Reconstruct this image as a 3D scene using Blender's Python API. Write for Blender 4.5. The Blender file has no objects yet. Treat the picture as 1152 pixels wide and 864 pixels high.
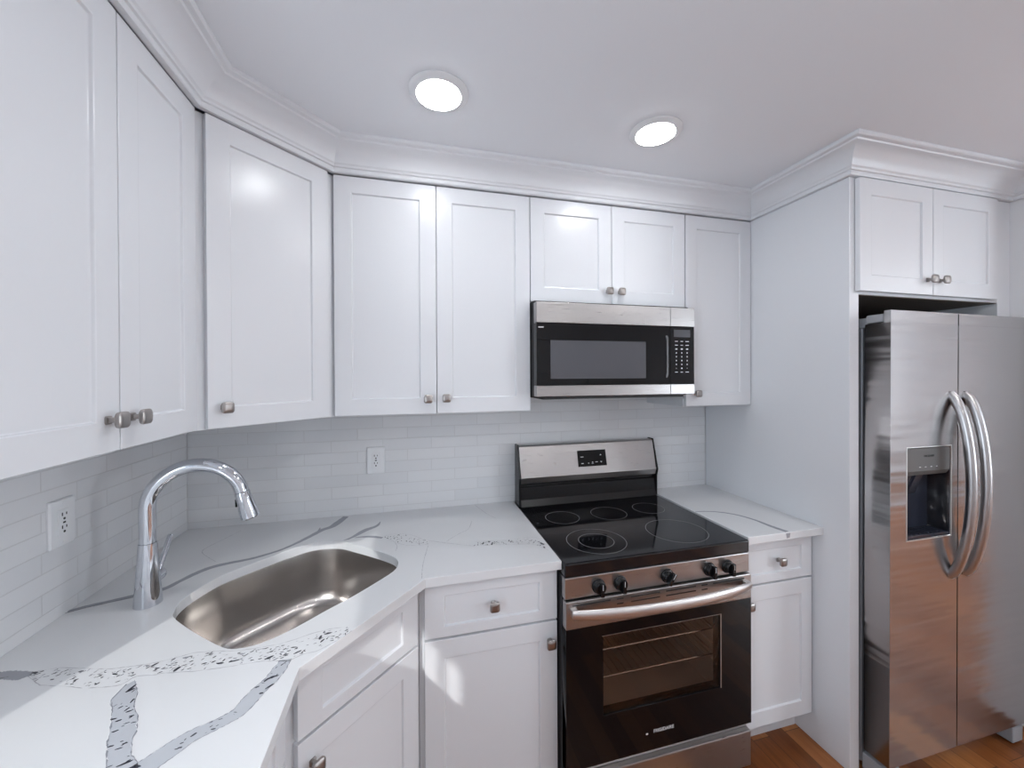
import bpy, bmesh, math, random
from mathutils import Vector, Matrix
import numpy as np

# ------------------------------------------------------------------ camera
SC = bpy.context.scene
COL = SC.collection
CAM = dict(x=.9042, y=-1.9167, z=1.5476, yaw=.2544, pitch=-.0043, roll=-.0048, f=442.92, sx=3.131, sy=-7.9154)

def make_camera():
    c, s = math.cos(CAM['yaw']), math.sin(CAM['yaw'])
    R = Vector((c, -s, 0)); D = Vector((s, c, 0)); U = Vector((0, 0, 1))
    cp, sp = math.cos(CAM['pitch']), math.sin(CAM['pitch'])
    D2 = D * cp + U * sp; U2 = U * cp - D * sp
    cr, sr = math.cos(CAM['roll']), math.sin(CAM['roll'])
    R3 = R * cr + U2 * sr; U3 = U2 * cr - R * sr
    cam = bpy.data.cameras.new('camera'); o = bpy.data.objects.new('camera', cam); COL.objects.link(o)
    m = Matrix(((R3.x, U3.x, -D2.x, CAM['x']), (R3.y, U3.y, -D2.y, CAM['y']), (R3.z, U3.z, -D2.z, CAM['z']), (0, 0, 0, 1)))
    o.matrix_world = m
    cam.sensor_fit = 'HORIZONTAL'; cam.sensor_width = 36
    cam.lens = CAM['f'] / 1152 * 36
    cam.shift_x = -CAM['sx'] / 1152; cam.shift_y = CAM['sy'] / 1152
    cam.clip_start = .02
    SC.camera = o
make_camera()

# ------------------------------------------------------------------ light
SC.view_settings.view_transform = 'Standard'
SC.view_settings.look = 'None'
SC.view_settings.gamma = 1
SC.view_settings.use_curve_mapping = False
SC.view_settings.exposure = 0.55
SUN_STRENGTH = 1.75
SKY_STRENGTH = 1.0
WINDOW_LEFT_POWER = 18
FILL_RIGHT_POWER = 80  # fill from the added window on the far right
FILL_FRONT_POWER = 50  # fill from the added window behind the camera
LENS_STRENGTH = 33
LENS_STRENGTH_FILL = 115  # unseen fill lights, brighter than the two in view

w = bpy.data.worlds.new('world'); SC.world = w; w.use_nodes = True
bg = w.node_tree.nodes['Background']; bg.inputs[0].default_value = (.72, .83, 1, 1); bg.inputs[1].default_value = SKY_STRENGTH

def sun():
    l = bpy.data.lights.new('sun', 'SUN'); l.energy = SUN_STRENGTH; l.angle = math.radians(.7); l.color = (1, .985, .96)
    o = bpy.data.objects.new('sun', l); COL.objects.link(o)
    o.rotation_euler = Vector((.4, .915, -.47)).to_track_quat('-Z', 'Y').to_euler(); o.location = (-3, -6, 5)
sun()
def window_light(name, loc, direction, sx, sy, power, color=(.86, .93, 1)):
    l = bpy.data.lights.new(name, 'AREA'); l.shape = 'RECTANGLE'; l.size = sx; l.size_y = sy; l.energy = power; l.color = color
    o = bpy.data.objects.new(name, l); COL.objects.link(o); o.location = loc
    o.rotation_euler = Vector(direction).to_track_quat('-Z', 'Z').to_euler()
    return o
window_light('daylight_left_window', (-.20, -2.35, 1.49), (1, 0, 0), 1.9, .95, WINDOW_LEFT_POWER)
window_light('fill_right_window', (8.32, -1.3, 1.5), (-1, 0, 0), 1.4, 1.3, FILL_RIGHT_POWER)  # area fill light outside the added right window
window_light('fill_front_window', (5.65, -4.03, 1.5), (0, 1, 0), 1.2, 1.5, FILL_FRONT_POWER)  # area fill light outside the added window behind the camera

# ------------------------------------------------------------------ materials
def mat(name, col, rough=.5, metal=0, **k):
    m = bpy.data.materials.new(name); m.use_nodes = True
    b = m.node_tree.nodes['Principled BSDF']
    b.inputs['Base Color'].default_value = (*col, 1); b.inputs['Roughness'].default_value = rough; b.inputs['Metallic'].default_value = metal
    for n, v in k.items(): b.inputs[n.replace('_', ' ')].default_value = v
    return m
def N(m, t, **k):
    n = m.node_tree.nodes.new(t)
    for a, v in k.items(): setattr(n, a, v)
    return n
def L(m, a, b): m.node_tree.links.new(a, b)
def bsdf(m): return m.node_tree.nodes['Principled BSDF']
def noise_bump(m, scale, strength, dist=.001, stretch=(1, 1, 1), detail=2):
    tc = N(m, 'ShaderNodeTexCoord'); mp = N(m, 'ShaderNodeMapping'); mp.inputs['Scale'].default_value = stretch
    nz = N(m, 'ShaderNodeTexNoise'); nz.inputs['Scale'].default_value = scale; nz.inputs['Detail'].default_value = detail
    bp = N(m, 'ShaderNodeBump'); bp.inputs['Strength'].default_value = strength; bp.inputs['Distance'].default_value = dist
    L(m, tc.outputs['Object'], mp.inputs['Vector']); L(m, mp.outputs[0], nz.inputs['Vector']); L(m, nz.outputs['Fac'], bp.inputs['Height']); L(m, bp.outputs[0], bsdf(m).inputs['Normal'])
    return nz

M = {}
M['cabinet'] = mat('white_cabinet_paint', (.765, .78, .81), .26)
M['gap'] = mat('shadow_gap_grey', (.30, .30, .31), .6)
M['crown'] = mat('white_trim_paint', (.765, .78, .81), .35)
M['ceiling'] = mat('ceiling_paint', (.83, .85, .885), .85)
noise_bump(M['ceiling'], 200, .05)
M['wall'] = mat('wall_paint', (.78, .785, .80), .7)
noise_bump(M['wall'], 250, .05)
M['black'] = mat('black_plastic', (.006, .006, .007), .22, Specular_IOR_Level=.35)
M['blackmat'] = mat('matte_black', (.02, .02, .022), .6)
M['blackglass'] = mat('black_glass', (.003, .003, .004), .03, Specular_IOR_Level=.28)
M['cooktop'] = mat('ceramic_cooktop_glass', (.006, .006, .008), .07)
M['ring'] = mat('burner_ring_print', (.24, .24, .245), .3)
M['whiteprint'] = mat('white_print', (.75, .76, .78), .5)
M['chrome'] = mat('chrome', (.64, .66, .70), .06, 1)
M['pewter'] = mat('pewter', (.38, .355, .34), .33, 1)
M['plate'] = mat('white_plastic', (.80, .81, .83), .3)
M['dark'] = mat('dark_slot', (.03, .03, .03), .5)
M['oven'] = mat('oven_enamel', (.42, .36, .32), .35)
M['rack'] = mat('chromed_wire', (.85, .8, .75), .2, 1)
M['greyplastic'] = mat('grey_plastic', (.30, .31, .33), .4)
M['disppanel'] = mat('dark_grey_panel', (.095, .092, .09), .35)
M['rawply'] = mat('unfinished_brown_panel', (.10, .075, .055), .6)
M['gripgrey'] = mat('dark_grey_plastic', (.09, .09, .095), .3)
M['greyside'] = mat('grey_fridge_side', (.24, .25, .27), .4, .4)
M['navyplastic'] = mat('dark_blue_black_plastic', (.03, .034, .05), .18)
M['vein'] = mat('quartz_grey_vein', (.34, .35, .385), .2)
M['veinlight'] = mat('quartz_pale_grey_vein', (.52, .54, .58), .18)
M['speck'] = mat('quartz_dark_fleck', (.035, .037, .05), .3)
M['hair'] = mat('quartz_hairline', (.50, .50, .53), .2)
M['doorpaint'] = mat('door_paint', (.78, .79, .81), .4)
M['trim'] = M['crown']

def steel(name, base, rough, stretch, metal=1):
    m = mat(name, base, rough, metal)
    tc = N(m, 'ShaderNodeTexCoord'); mp = N(m, 'ShaderNodeMapping'); mp.inputs['Scale'].default_value = stretch
    nz = N(m, 'ShaderNodeTexNoise'); nz.inputs['Scale'].default_value = 9; nz.inputs['Detail'].default_value = 4
    mr = N(m, 'ShaderNodeMapRange'); mr.inputs['To Min'].default_value = rough * .8; mr.inputs['To Max'].default_value = rough * 1.25
    bp = N(m, 'ShaderNodeBump'); bp.inputs['Strength'].default_value = .06; bp.inputs['Distance'].default_value = .0006
    L(m, tc.outputs['Object'], mp.inputs['Vector']); L(m, mp.outputs[0], nz.inputs['Vector'])
    L(m, nz.outputs['Fac'], mr.inputs['Value']); L(m, mr.outputs[0], bsdf(m).inputs['Roughness'])
    L(m, nz.outputs['Fac'], bp.inputs['Height']); L(m, bp.outputs[0], bsdf(m).inputs['Normal'])
    return m
M['steel'] = steel('brushed_steel', (.43, .415, .41), .29, (1.5, 1, 60))
M['fsteel'] = steel('fridge_steel', (.45, .435, .435), .21, (1.2, 1, 30))
def waves(m):
    # slow horizontal waviness of a large pressed-steel door
    tc = N(m, 'ShaderNodeTexCoord'); mp = N(m, 'ShaderNodeMapping'); mp.inputs['Scale'].default_value = (.5, .5, 5.5)
    nz = N(m, 'ShaderNodeTexNoise'); nz.inputs['Scale'].default_value = 2.2; nz.inputs['Detail'].default_value = 2
    bp = N(m, 'ShaderNodeBump'); bp.inputs['Strength'].default_value = 1; bp.inputs['Distance'].default_value = .006
    L(m, tc.outputs['Object'], mp.inputs['Vector']); L(m, mp.outputs[0], nz.inputs['Vector']); L(m, nz.outputs['Fac'], bp.inputs['Height'])
    old = bsdf(m).inputs['Normal'].links[0].from_node
    L(m, bp.outputs[0], old.inputs['Normal'])
waves(M['fsteel'])
M['sink'] = mat('sink_steel', (.56, .53, .51), .27, 1)
M['fhandle'] = mat('fridge_handle_steel', (.48, .47, .475), .30, 1)
M['hsteel'] = mat('satin_handle_steel', (.70, .68, .67), .36, 1)

def quartz():
    m = mat('white_quartz', (.78, .79, .805), .13)
    tc = N(m, 'ShaderNodeTexCoord'); nz = N(m, 'ShaderNodeTexNoise'); nz.inputs['Scale'].default_value = 3; nz.inputs['Detail'].default_value = 5
    r = N(m, 'ShaderNodeValToRGB'); r.color_ramp.elements[0].color = (.725, .735, .75, 1); r.color_ramp.elements[1].color = (.775, .78, .795, 1)
    L(m, tc.outputs['Object'], nz.inputs['Vector']); L(m, nz.outputs['Fac'], r.inputs[0]); L(m, r.outputs[0], bsdf(m).inputs['Base Color'])
    return m
M['quartz'] = quartz()

def tile(name, axis):
    m = mat(name, (.7, .7, .7), .15)
    tc = N(m, 'ShaderNodeTexCoord'); sep = N(m, 'ShaderNodeSeparateXYZ'); cmb = N(m, 'ShaderNodeCombineXYZ')
    L(m, tc.outputs['Object'], sep.inputs[0])
    ax = N(m, 'ShaderNodeMath', operation='ADD'); ax.inputs[1].default_value = 2.2 if axis == 'X' else 2.2 * 2 + .002
    az = N(m, 'ShaderNodeMath', operation='ADD'); az.inputs[1].default_value = -.163 if axis == 'X' else -.163 - .004
    L(m, sep.outputs[axis], ax.inputs[0]); L(m, sep.outputs['Z'], az.inputs[0])
    L(m, ax.outputs[0], cmb.inputs['X']); L(m, az.outputs[0], cmb.inputs['Y'])
    br = N(m, 'ShaderNodeTexBrick'); br.offset = .5; br.offset_frequency = 2
    br.inputs['Scale'].default_value = 1; br.inputs['Brick Width'].default_value = .22; br.inputs['Row Height'].default_value = .052
    br.inputs['Mortar Size'].default_value = .0016; br.inputs['Mortar Smooth'].default_value = .25; br.inputs['Bias'].default_value = 0
    br.inputs['Color1'].default_value = (.72, .73, .75, 1); br.inputs['Color2'].default_value = (.77, .775, .79, 1); br.inputs['Mortar'].default_value = (.68, .68, .69, 1)
    L(m, cmb.outputs[0], br.inputs['Vector']); L(m, br.outputs['Color'], bsdf(m).inputs['Base Color'])
    nz = N(m, 'ShaderNodeTexNoise'); nz.inputs['Scale'].default_value = 22; nz.inputs['Detail'].default_value = 2
    L(m, tc.outputs['Object'], nz.inputs['Vector'])
    mx = N(m, 'ShaderNodeMath', operation='MULTIPLY_ADD'); mx.inputs[1].default_value = -1.0
    L(m, br.outputs['Fac'], mx.inputs[0]); 
    n2 = N(m, 'ShaderNodeMath', operation='MULTIPLY'); n2.inputs[1].default_value = .8; L(m, nz.outputs['Fac'], n2.inputs[0]); L(m, n2.outputs[0], mx.inputs[2])
    bp = N(m, 'ShaderNodeBump'); bp.inputs['Strength'].default_value = .5; bp.inputs['Distance'].default_value = .0025
    L(m, mx.outputs[0], bp.inputs['Height']); L(m, bp.outputs[0], bsdf(m).inputs['Normal'])
    return m
M['tileX'] = tile('white_subway_tile_back', 'X'); M['tileY'] = tile('white_subway_tile_left', 'Y')

def wood():
    m = mat('oak_floor', (.3, .12, .05), .3)
    tc = N(m, 'ShaderNodeTexCoord'); mp = N(m, 'ShaderNodeMapping'); mp.inputs['Rotation'].default_value = (0, 0, math.radians(90)); mp.inputs['Location'].default_value = (9, 9, 0)
    L(m, tc.outputs['Object'], mp.inputs['Vector'])
    br = N(m, 'ShaderNodeTexBrick'); br.offset = .37; br.offset_frequency = 2
    for k, v in (('Scale', 1), ('Brick Width', .9), ('Row Height', .083), ('Mortar Size', .0012), ('Mortar Smooth', .2)): br.inputs[k].default_value = v
    br.inputs['Color1'].default_value = (0, 0, 0, 1); br.inputs['Color2'].default_value = (1, 1, 1, 1); br.inputs['Mortar'].default_value = (.5, .5, .5, 1)
    L(m, mp.outputs[0], br.inputs['Vector'])
    mp2 = N(m, 'ShaderNodeMapping'); mp2.inputs['Scale'].default_value = (14, 1.1, 1); L(m, tc.outputs['Object'], mp2.inputs['Vector'])
    nz = N(m, 'ShaderNodeTexNoise'); nz.inputs['Scale'].default_value = 3.2; nz.inputs['Detail'].default_value = 7; nz.inputs['Roughness'].default_value = .65; nz.inputs['Distortion'].default_value = .6
    # shift the grain per plank
    vm = N(m, 'ShaderNodeVectorMath', operation='ADD'); sc = N(m, 'ShaderNodeVectorMath', operation='SCALE'); sc.inputs['Scale'].default_value = 7
    L(m, br.outputs['Color'], sc.inputs[0]); L(m, mp2.outputs[0], vm.inputs[0]); L(m, sc.outputs[0], vm.inputs[1]); L(m, vm.outputs[0], nz.inputs['Vector'])
    mix = N(m, 'ShaderNodeMix', data_type='FLOAT'); mix.inputs[0].default_value = .5
    L(m, nz.outputs['Fac'], mix.inputs[2]); L(m, br.outputs['Color'], mix.inputs[3])
    r = N(m, 'ShaderNodeValToRGB'); e = r.color_ramp.elements
    e[0].position = .18; e[0].color = (.10, .028, .007, 1); e[1].position = .85; e[1].color = (.50, .21, .07, 1)
    x = e.new(.5); x.color = (.27, .088, .024, 1)
    L(m, mix.outputs[0], r.inputs[0])
    dk = N(m, 'ShaderNodeMix', data_type='RGBA'); L(m, br.outputs['Fac'], dk.inputs[0]); L(m, r.outputs[0], dk.inputs[6]); dk.inputs[7].default_value = (.06, .02, .01, 1)
    L(m, dk.outputs[2], bsdf(m).inputs['Base Color'])
    return m
M['wood'] = wood()

def emis(name, col, s):
    m = bpy.data.materials.new(name); m.use_nodes = True; nt = m.node_tree
    nt.nodes.remove(nt.nodes['Principled BSDF']); e = nt.nodes.new('ShaderNodeEmission'); e.inputs[0].default_value = (*col, 1); e.inputs[1].default_value = s
    nt.links.new(e.outputs[0], nt.nodes['Material Output'].inputs[0]); return m
M['lens'] = emis('lit_lens', (.97, .985, 1), LENS_STRENGTH); M['lens_fill'] = emis('fill_lens', (.97, .985, 1), LENS_STRENGTH_FILL)  # the second, brighter lens is for the added fill lights

def glassmat(name, tint, gloss_rough=.03, ior=1.5):
    m = bpy.data.materials.new(name); m.use_nodes = True; nt = m.node_tree
    nt.nodes.remove(nt.nodes['Principled BSDF'])
    t = nt.nodes.new('ShaderNodeBsdfTransparent'); t.inputs[0].default_value = (*tint, 1)
    g = nt.nodes.new('ShaderNodeBsdfGlossy'); g.inputs['Roughness'].default_value = gloss_rough
    lw = nt.nodes.new('ShaderNodeLayerWeight'); pw = nt.nodes.new('ShaderNodeMath'); pw.operation = 'POWER'; pw.inputs[1].default_value = 5
    ma = nt.nodes.new('ShaderNodeMath'); ma.operation = 'MULTIPLY_ADD'; ma.inputs[1].default_value = .9; ma.inputs[2].default_value = ((ior - 1) / (ior + 1)) ** 2
    mx = nt.nodes.new('ShaderNodeMixShader')
    nt.links.new(lw.outputs['Facing'], pw.inputs[0]); nt.links.new(pw.outputs[0], ma.inputs[0])
    nt.links.new(ma.outputs[0], mx.inputs[0]); nt.links.new(t.outputs[0], mx.inputs[1]); nt.links.new(g.outputs[0], mx.inputs[2])
    nt.links.new(mx.outputs[0], nt.nodes['Material Output'].inputs[0]); return m
M['tint'] = glassmat('tinted_oven_glass', (.80, .74, .70))
M['pane'] = glassmat('clear_pane', (.97, .98, .98), 0, 1.3)
M['screen'] = mat('microwave_screen_glass', (.085, .087, .10), .05)

# ------------------------------------------------------------------ mesh helpers
class MB:
    def __init__(s): s.bm = bmesh.new()
    def _mi(s, fs, mi):
        for f in fs: f.material_index = mi
    def box(s, x0, x1, y0, y1, z0, z1, mi=0):
        v = [s.bm.verts.new((x, y, z)) for z in (z0, z1) for x, y in ((x0, y0), (x1, y0), (x1, y1), (x0, y1))]
        fs = [s.bm.faces.new([v[i] for i in q]) for q in ((3, 2, 1, 0), (4, 5, 6, 7), (0, 1, 5, 4), (1, 2, 6, 5), (2, 3, 7, 6), (3, 0, 4, 7))]
        s._mi(fs, mi); return s
    def prism(s, pts, z0, z1, mi=0, axis='z'):
        def P(a, b, c): return {'z': (a, b, c), 'y': (a, c, b), 'x': (c, a, b)}[axis]
        a = [s.bm.verts.new(P(p[0], p[1], z0)) for p in pts]; b = [s.bm.verts.new(P(p[0], p[1], z1)) for p in pts]
        n = len(pts); fs = [s.bm.faces.new(a[::-1]), s.bm.faces.new(b)]
        for i in range(n): fs.append(s.bm.faces.new((a[i], a[(i + 1) % n], b[(i + 1) % n], b[i])))
        s._mi(fs, mi); return s
    def loft(s, rings, mi=0, cap0=True, cap1=True, closed=True):
        R = [[s.bm.verts.new(p) for p in r] for r in rings]; fs = []
        n = len(R[0])
        for a, b in zip(R, R[1:]):
            for i in range(n if closed else n - 1): fs.append(s.bm.faces.new((a[i], a[(i + 1) % n], b[(i + 1) % n], b[i])))
        if cap0: fs.append(s.bm.faces.new(R[0][::-1]))
        if cap1: fs.append(s.bm.faces.new(R[-1]))
        s._mi(fs, mi); return s
    def lathe(s, prof, n=32, M4=Matrix(), mi=0, cap0=True, cap1=True):
        """prof: (radius, height) along local z"""
        rings = [[M4 @ Vector((max(r, 1e-5) * math.cos(2 * math.pi * i / n), max(r, 1e-5) * math.sin(2 * math.pi * i / n), h)) for i in range(n)] for r, h in prof]
        return s.loft(rings, mi, cap0, cap1)
    def tube(s, pts, rad, n=16, mi=0, up=Vector((0, 0, 1)), asp=1.0):
        pts = [Vector(p) for p in pts]; rads = rad if isinstance(rad, (list, tuple)) else [rad] * len(pts)
        rings = []; prev = None
        for i, p in enumerate(pts):
            t = (pts[min(i + 1, len(pts) - 1)] - pts[max(i - 1, 0)]).normalized()
            if prev is None:
                a = up - t * up.dot(t)
                if a.length < 1e-3: a = Vector((1, 0, 0)) - t * t.x
            else: a = prev - t * prev.dot(t)
            a.normalize(); prev = a; b = t.cross(a)
            rings.append([p + a * (rads[i] * math.cos(2 * math.pi * k / n)) + b * (rads[i] * asp * math.sin(2 * math.pi * k / n)) for k in range(n)])
        return s.loft(rings, mi)
    def poly(s, pts, mi=0):
        try: f = s.bm.faces.new([s.bm.verts.new(p) for p in pts]); f.material_index = mi
        except ValueError: pass
        return s
    def build(s, name, mats, parent=None, bevel=0, smooth=None, seg=2, loc=None, rot=None):
        bmesh.ops.recalc_face_normals(s.bm, faces=s.bm.faces)
        me = bpy.data.meshes.new(name)
        if smooth:
            for f in s.bm.faces: f.smooth = True
            lim = math.radians(smooth)
            for e in s.bm.edges:
                if len(e.link_faces) == 2 and e.calc_face_angle(0) > lim: e.smooth = False
        s.bm.to_mesh(me); s.bm.free()
        for m_ in (mats if isinstance(mats, (list, tuple)) else [mats]): me.materials.append(M[m_])
        o = bpy.data.objects.new(name, me); COL.objects.link(o)
        if parent: o.parent = parent
        if loc: o.location = loc
        if rot: o.rotation_euler = rot
        if bevel:
            b = o.modifiers.new('bevel', 'BEVEL'); b.width = bevel; b.segments = seg; b.limit_method = 'ANGLE'; b.angle_limit = math.radians(35)
        return o

def thing(name, label, cat, loc=(0, 0, 0), rz=0, group=None):
    o = bpy.data.objects.new(name, None); COL.objects.link(o); o.location = loc; o.rotation_euler = (0, 0, rz)
    o.empty_display_size = .05
    o['label'] = label; o['category'] = cat
    if group: o['group'] = group
    return o
def tag(o, label, cat, group=None):
    o['label'] = label; o['category'] = cat
    if group: o['group'] = group
    return o
def struct(o): o['kind'] = 'structure'; return o
def rrect(w_, h_, r, n=5):
    out = []
    for cx, cy, a0 in ((w_ / 2 - r, h_ / 2 - r, 0), (-w_ / 2 + r, h_ / 2 - r, 90), (-w_ / 2 + r, -h_ / 2 + r, 180), (w_ / 2 - r, -h_ / 2 + r, 270)):
        for i in range(n):
            a = math.radians(a0 + 90 * i / (n - 1)); out.append((cx + r * math.cos(a), cy + r * math.sin(a)))
    return out
def catmull(pts, sub=4, closed=True):
    P = [Vector(p) for p in pts]; n = len(P); out = []
    rng = range(n) if closed else range(n - 1)
    for i in rng:
        if closed: a, b, c, d = P[(i - 1) % n], P[i], P[(i + 1) % n], P[(i + 2) % n]
        else: a, b, c, d = P[max(i - 1, 0)], P[i], P[i + 1], P[min(i + 2, n - 1)]
        for k in range(sub):
            t = k / sub
            out.append(.5 * ((2 * b) + (c - a) * t + (2 * a - 5 * b + 4 * c - d) * t * t + (3 * b - a - 3 * c + d) * t ** 3))
    if not closed: out.append(P[-1])
    return out
def curve_mesh(name, loops, half, bevel=0):
    """mesh of a flat outline with holes, extruded +-half about z=0"""
    cu = bpy.data.curves.new(name, 'CURVE'); cu.dimensions = '2D'; cu.fill_mode = 'BOTH'; cu.extrude = half; cu.bevel_depth = bevel; cu.bevel_resolution = 2
    for lp in loops:
        sp = cu.splines.new('POLY'); sp.points.add(len(lp) - 1)
        for i, p in enumerate(lp): sp.points[i].co = (p[0], p[1], 0, 1)
        sp.use_cyclic_u = True
    o = bpy.data.objects.new(name, cu); me = bpy.data.meshes.new_from_object(o)
    bpy.data.objects.remove(o); bpy.data.curves.remove(cu)
    return me
def text_obj(name, body, size, mat_, parent, loc, rot, ext=.0004, align='CENTER'):
    cu = bpy.data.curves.new(name, 'FONT'); cu.body = body; cu.size = size; cu.extrude = ext; cu.align_x = align; cu.align_y = 'CENTER'
    o = bpy.data.objects.new(name, cu); me = bpy.data.meshes.new_from_object(o); bpy.data.objects.remove(o); bpy.data.curves.remove(cu)
    me.materials.clear(); me.materials.append(M[mat_])
    o = bpy.data.objects.new(name, me); COL.objects.link(o); o.parent = parent; o.location = loc; o.rotation_euler = rot
    return o

# ------------------------------------------------------------------ room
ZC = 2.41; XR = 3.485; XF = 8.2; YF = -3.9
def room():
    f = MB(); f.box(-.2, XF + .2, YF - .2, .2, -.06, 0); struct(f.build('floor', 'wood'))
    f = MB(); f.box(-.2, XF + .2, YF - .2, .2, ZC, ZC + .08); struct(f.build('ceiling', 'ceiling'))
    f = MB(); f.box(-.2, XF + .13, .008, .13, 0, ZC); wb = struct(f.build('wall_back', 'wall'))
    b = MB(); b.box(.0005, 2.534, 0, .0078, .88, 1.50); b.build('tile_backsplash', 'tileX', wb)
    # left wall with its window opening
    y0, y1, z0, z1 = -3.33, -1.365, 1.0, 1.98
    f = MB(); f.box(-.13, -.008, YF, y0, 0, ZC).box(-.13, -.008, y1, .007, 0, ZC).box(-.13, -.008, y0, y1, 0, z0).box(-.13, -.008, y0, y1, z1, ZC)
    wl = struct(f.build('wall_left', 'wall'))
    b = MB(); b.box(-.0078, 0, -1.33, -.0005, .88, 1.42); b.build('tile_backsplash', 'tileY', wl)
    f = MB(); f.box(XR, XR + .12, -1.05, .007, 0, ZC); struct(f.build('wall_alcove', 'wall'))
    ry0, ry1, rz0, rz1 = -2.0, -.6, .85, 2.15
    f = MB(); f.box(XF, XF + .12, YF, ry0, 0, ZC).box(XF, XF + .12, ry1, .007, 0, ZC).box(XF, XF + .12, ry0, ry1, 0, rz0).box(XF, XF + .12, ry0, ry1, rz1, ZC)
    struct(f.build('wall_right', 'wall'))
    dx0, dx1, dz = 2.45, 3.27, 2.03
    f = MB(); f.box(-.13, dx0, YF - .12, YF, 0, ZC).box(dx1, 5.0, YF - .12, YF, 0, ZC).box(6.3, XF + .12, YF - .12, YF, 0, ZC).box(5.0, 6.3, YF - .12, YF, 0, .72).box(5.0, 6.3, YF - .12, YF, 2.25, ZC).box(dx0, dx1, YF - .12, YF, dz, ZC)
    struct(f.build('wall_front', 'wall'))
    # window_1, left wall
    f = MB(); t = .03
    f.box(-.12, -.06, y0, y1, z0, z0 + t).box(-.12, -.06, y0, y1, z1 - t, z1).box(-.12, -.06, y0, y0 + t, z0 + t, z1 - t).box(-.12, -.06, y1 - t, y1, z0 + t, z1 - t)
    f.box(-.036, -.024, -2.97, -2.95, z0, z1)
    w1 = struct(f.build('window_1', 'trim'))
    g = MB(); g.box(-.092, -.088, y0 + t, y1 - t, z0 + t, z1 - t); g.build('window_pane', 'pane', w1)
    g = MB(); g.box(-.055, .02, y0 - .03, y1 + .03, z0 - .025, z0 - .001); g.build('window_sill', 'trim', w1, bevel=.003)
    # fill_window_2, unseen, added in the far right wall to bring in fill light
    f = MB(); f.box(XF + .03, XF + .09, ry0, ry1, rz0, rz0 + .04).box(XF + .03, XF + .09, ry0, ry1, rz1 - .04, rz1).box(XF + .03, XF + .09, ry0, ry0 + .04, rz0, rz1).box(XF + .03, XF + .09, ry1 - .04, ry1, rz0, rz1)
    f.box(XF + .03, XF + .09, -1.32, -1.28, rz0, rz1).box(XF + .04, XF + .08, ry0, ry1, 1.48, 1.52)
    w2 = struct(f.build('fill_window_2', 'trim'))
    g = MB(); g.box(XF + .058, XF + .062, ry0 + .04, ry1 - .04, rz0 + .04, rz1 - .04); g.build('window_pane', 'pane', w2)
    # fill_window_3, unseen, added in the wall behind the camera for frontal fill
    f = MB(); a0, a1 = YF - .09, YF - .03
    f.box(5.0, 6.3, a0, a1, .72, .76).box(5.0, 6.3, a0, a1, 2.21, 2.25).box(5.0, 5.04, a0, a1, .72, 2.25).box(6.26, 6.3, a0, a1, .72, 2.25).box(5.63, 5.67, a0, a1, .72, 2.25).box(5.0, 6.3, a0 + .01, a1 - .01, 1.48, 1.51)
    w3 = struct(f.build('fill_window_3', 'trim'))
    g = MB(); g.box(5.04, 6.26, YF - .062, YF - .058, .76, 2.21); g.build('window_pane', 'pane', w3)
    # six panel door behind the camera
    f = MB(); f.box(dx0 + .003, dx1 - .003, YF - .06, YF - .02, .008, dz - .003)
    wd = dx1 - dx0
    for i in range(2):
        for a, b_ in ((.15, .82), (.95, 1.45), (1.57, 1.88)):
            x = dx0 + .11 + i * (wd - .22 + .1) / 2
            f.box(x, x + (wd - .32) / 2, YF - .02, YF - .012, a, b_)
    d = struct(f.build('door_1', 'doorpaint', bevel=.006))
    g = MB(); g.lathe([(.026, 0), (.026, .006), (.01, .01), (.01, .035), (.026, .045), (.028, .06), (.015, .07)], 20, Matrix.Translation((dx0 + .07, YF - .02, .95)) @ Matrix.Rotation(-math.pi / 2, 4, 'X'))
    g.build('door_handle', 'pewter', d, smooth=40)
    g = MB(); g.box(dx0 - .07, dx0, YF + .0005, YF + .015, 0, dz + .07).box(dx1, dx1 + .07, YF + .0005, YF + .015, 0, dz + .07).box(dx0, dx1, YF + .0005, YF + .015, dz, dz + .07)
    struct(g.build('trim_2', 'trim', bevel=.003))
    # crown moulding on one mitred path
    prof = [(0, 2.306), (.016, 2.306), (.018, 2.310), (.018, 2.321), (.024, 2.323), (.026, 2.329), (.031, 2.334), (.034, 2.345), (.044, 2.362), (.060, 2.377), (.078, 2.386), (.088, 2.389), (.091, 2.394), (.104, 2.396), (.108, 2.400), (.108, ZC - .0005), (0, ZC - .0005)]
    path = [(-.005, -1.237), (.3175, -1.237), (.3175, -.6175), (.6190, -.3175), (2.5355, -.3175), (2.5355, -.772), (XR - .0005, -.772), (XR - .0005, -1.0505), (XR + .1205, -1.0505), (XR + .1205, -.002)]
    rings = []
    for i, p in enumerate(path):
        p = Vector(p); d0 = (p - Vector(path[i - 1])).normalized() if i else None; d1 = (Vector(path[i + 1]) - p).normalized() if i < len(path) - 1 else None
        n0 = Vector((d0.y, -d0.x)) if d0 else None; n1 = Vector((d1.y, -d1.x)) if d1 else None
        if n0 is None: mi = n1
        elif n1 is None: mi = n0
        else: mi = (n0 + n1) / (1 + n0.dot(n1))
        rings.append([(p.x + mi.x * o_, p.y + mi.y * o_, z) for o_, z in prof])
    c = MB(); c.loft(rings); struct(c.build('trim_1', 'crown', smooth=25))
    b = MB(); b.box(XF - .014, XF - .0005, YF + .016, -.002, 0.0005, .11); struct(b.build('baseboard_right', 'trim', bevel=.003))
    b = MB(); b.box(.01, 2.37, YF + .0005, YF + .014, 0.0005, .11); struct(b.build('baseboard_front', 'trim', bevel=.003))
room()

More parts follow.
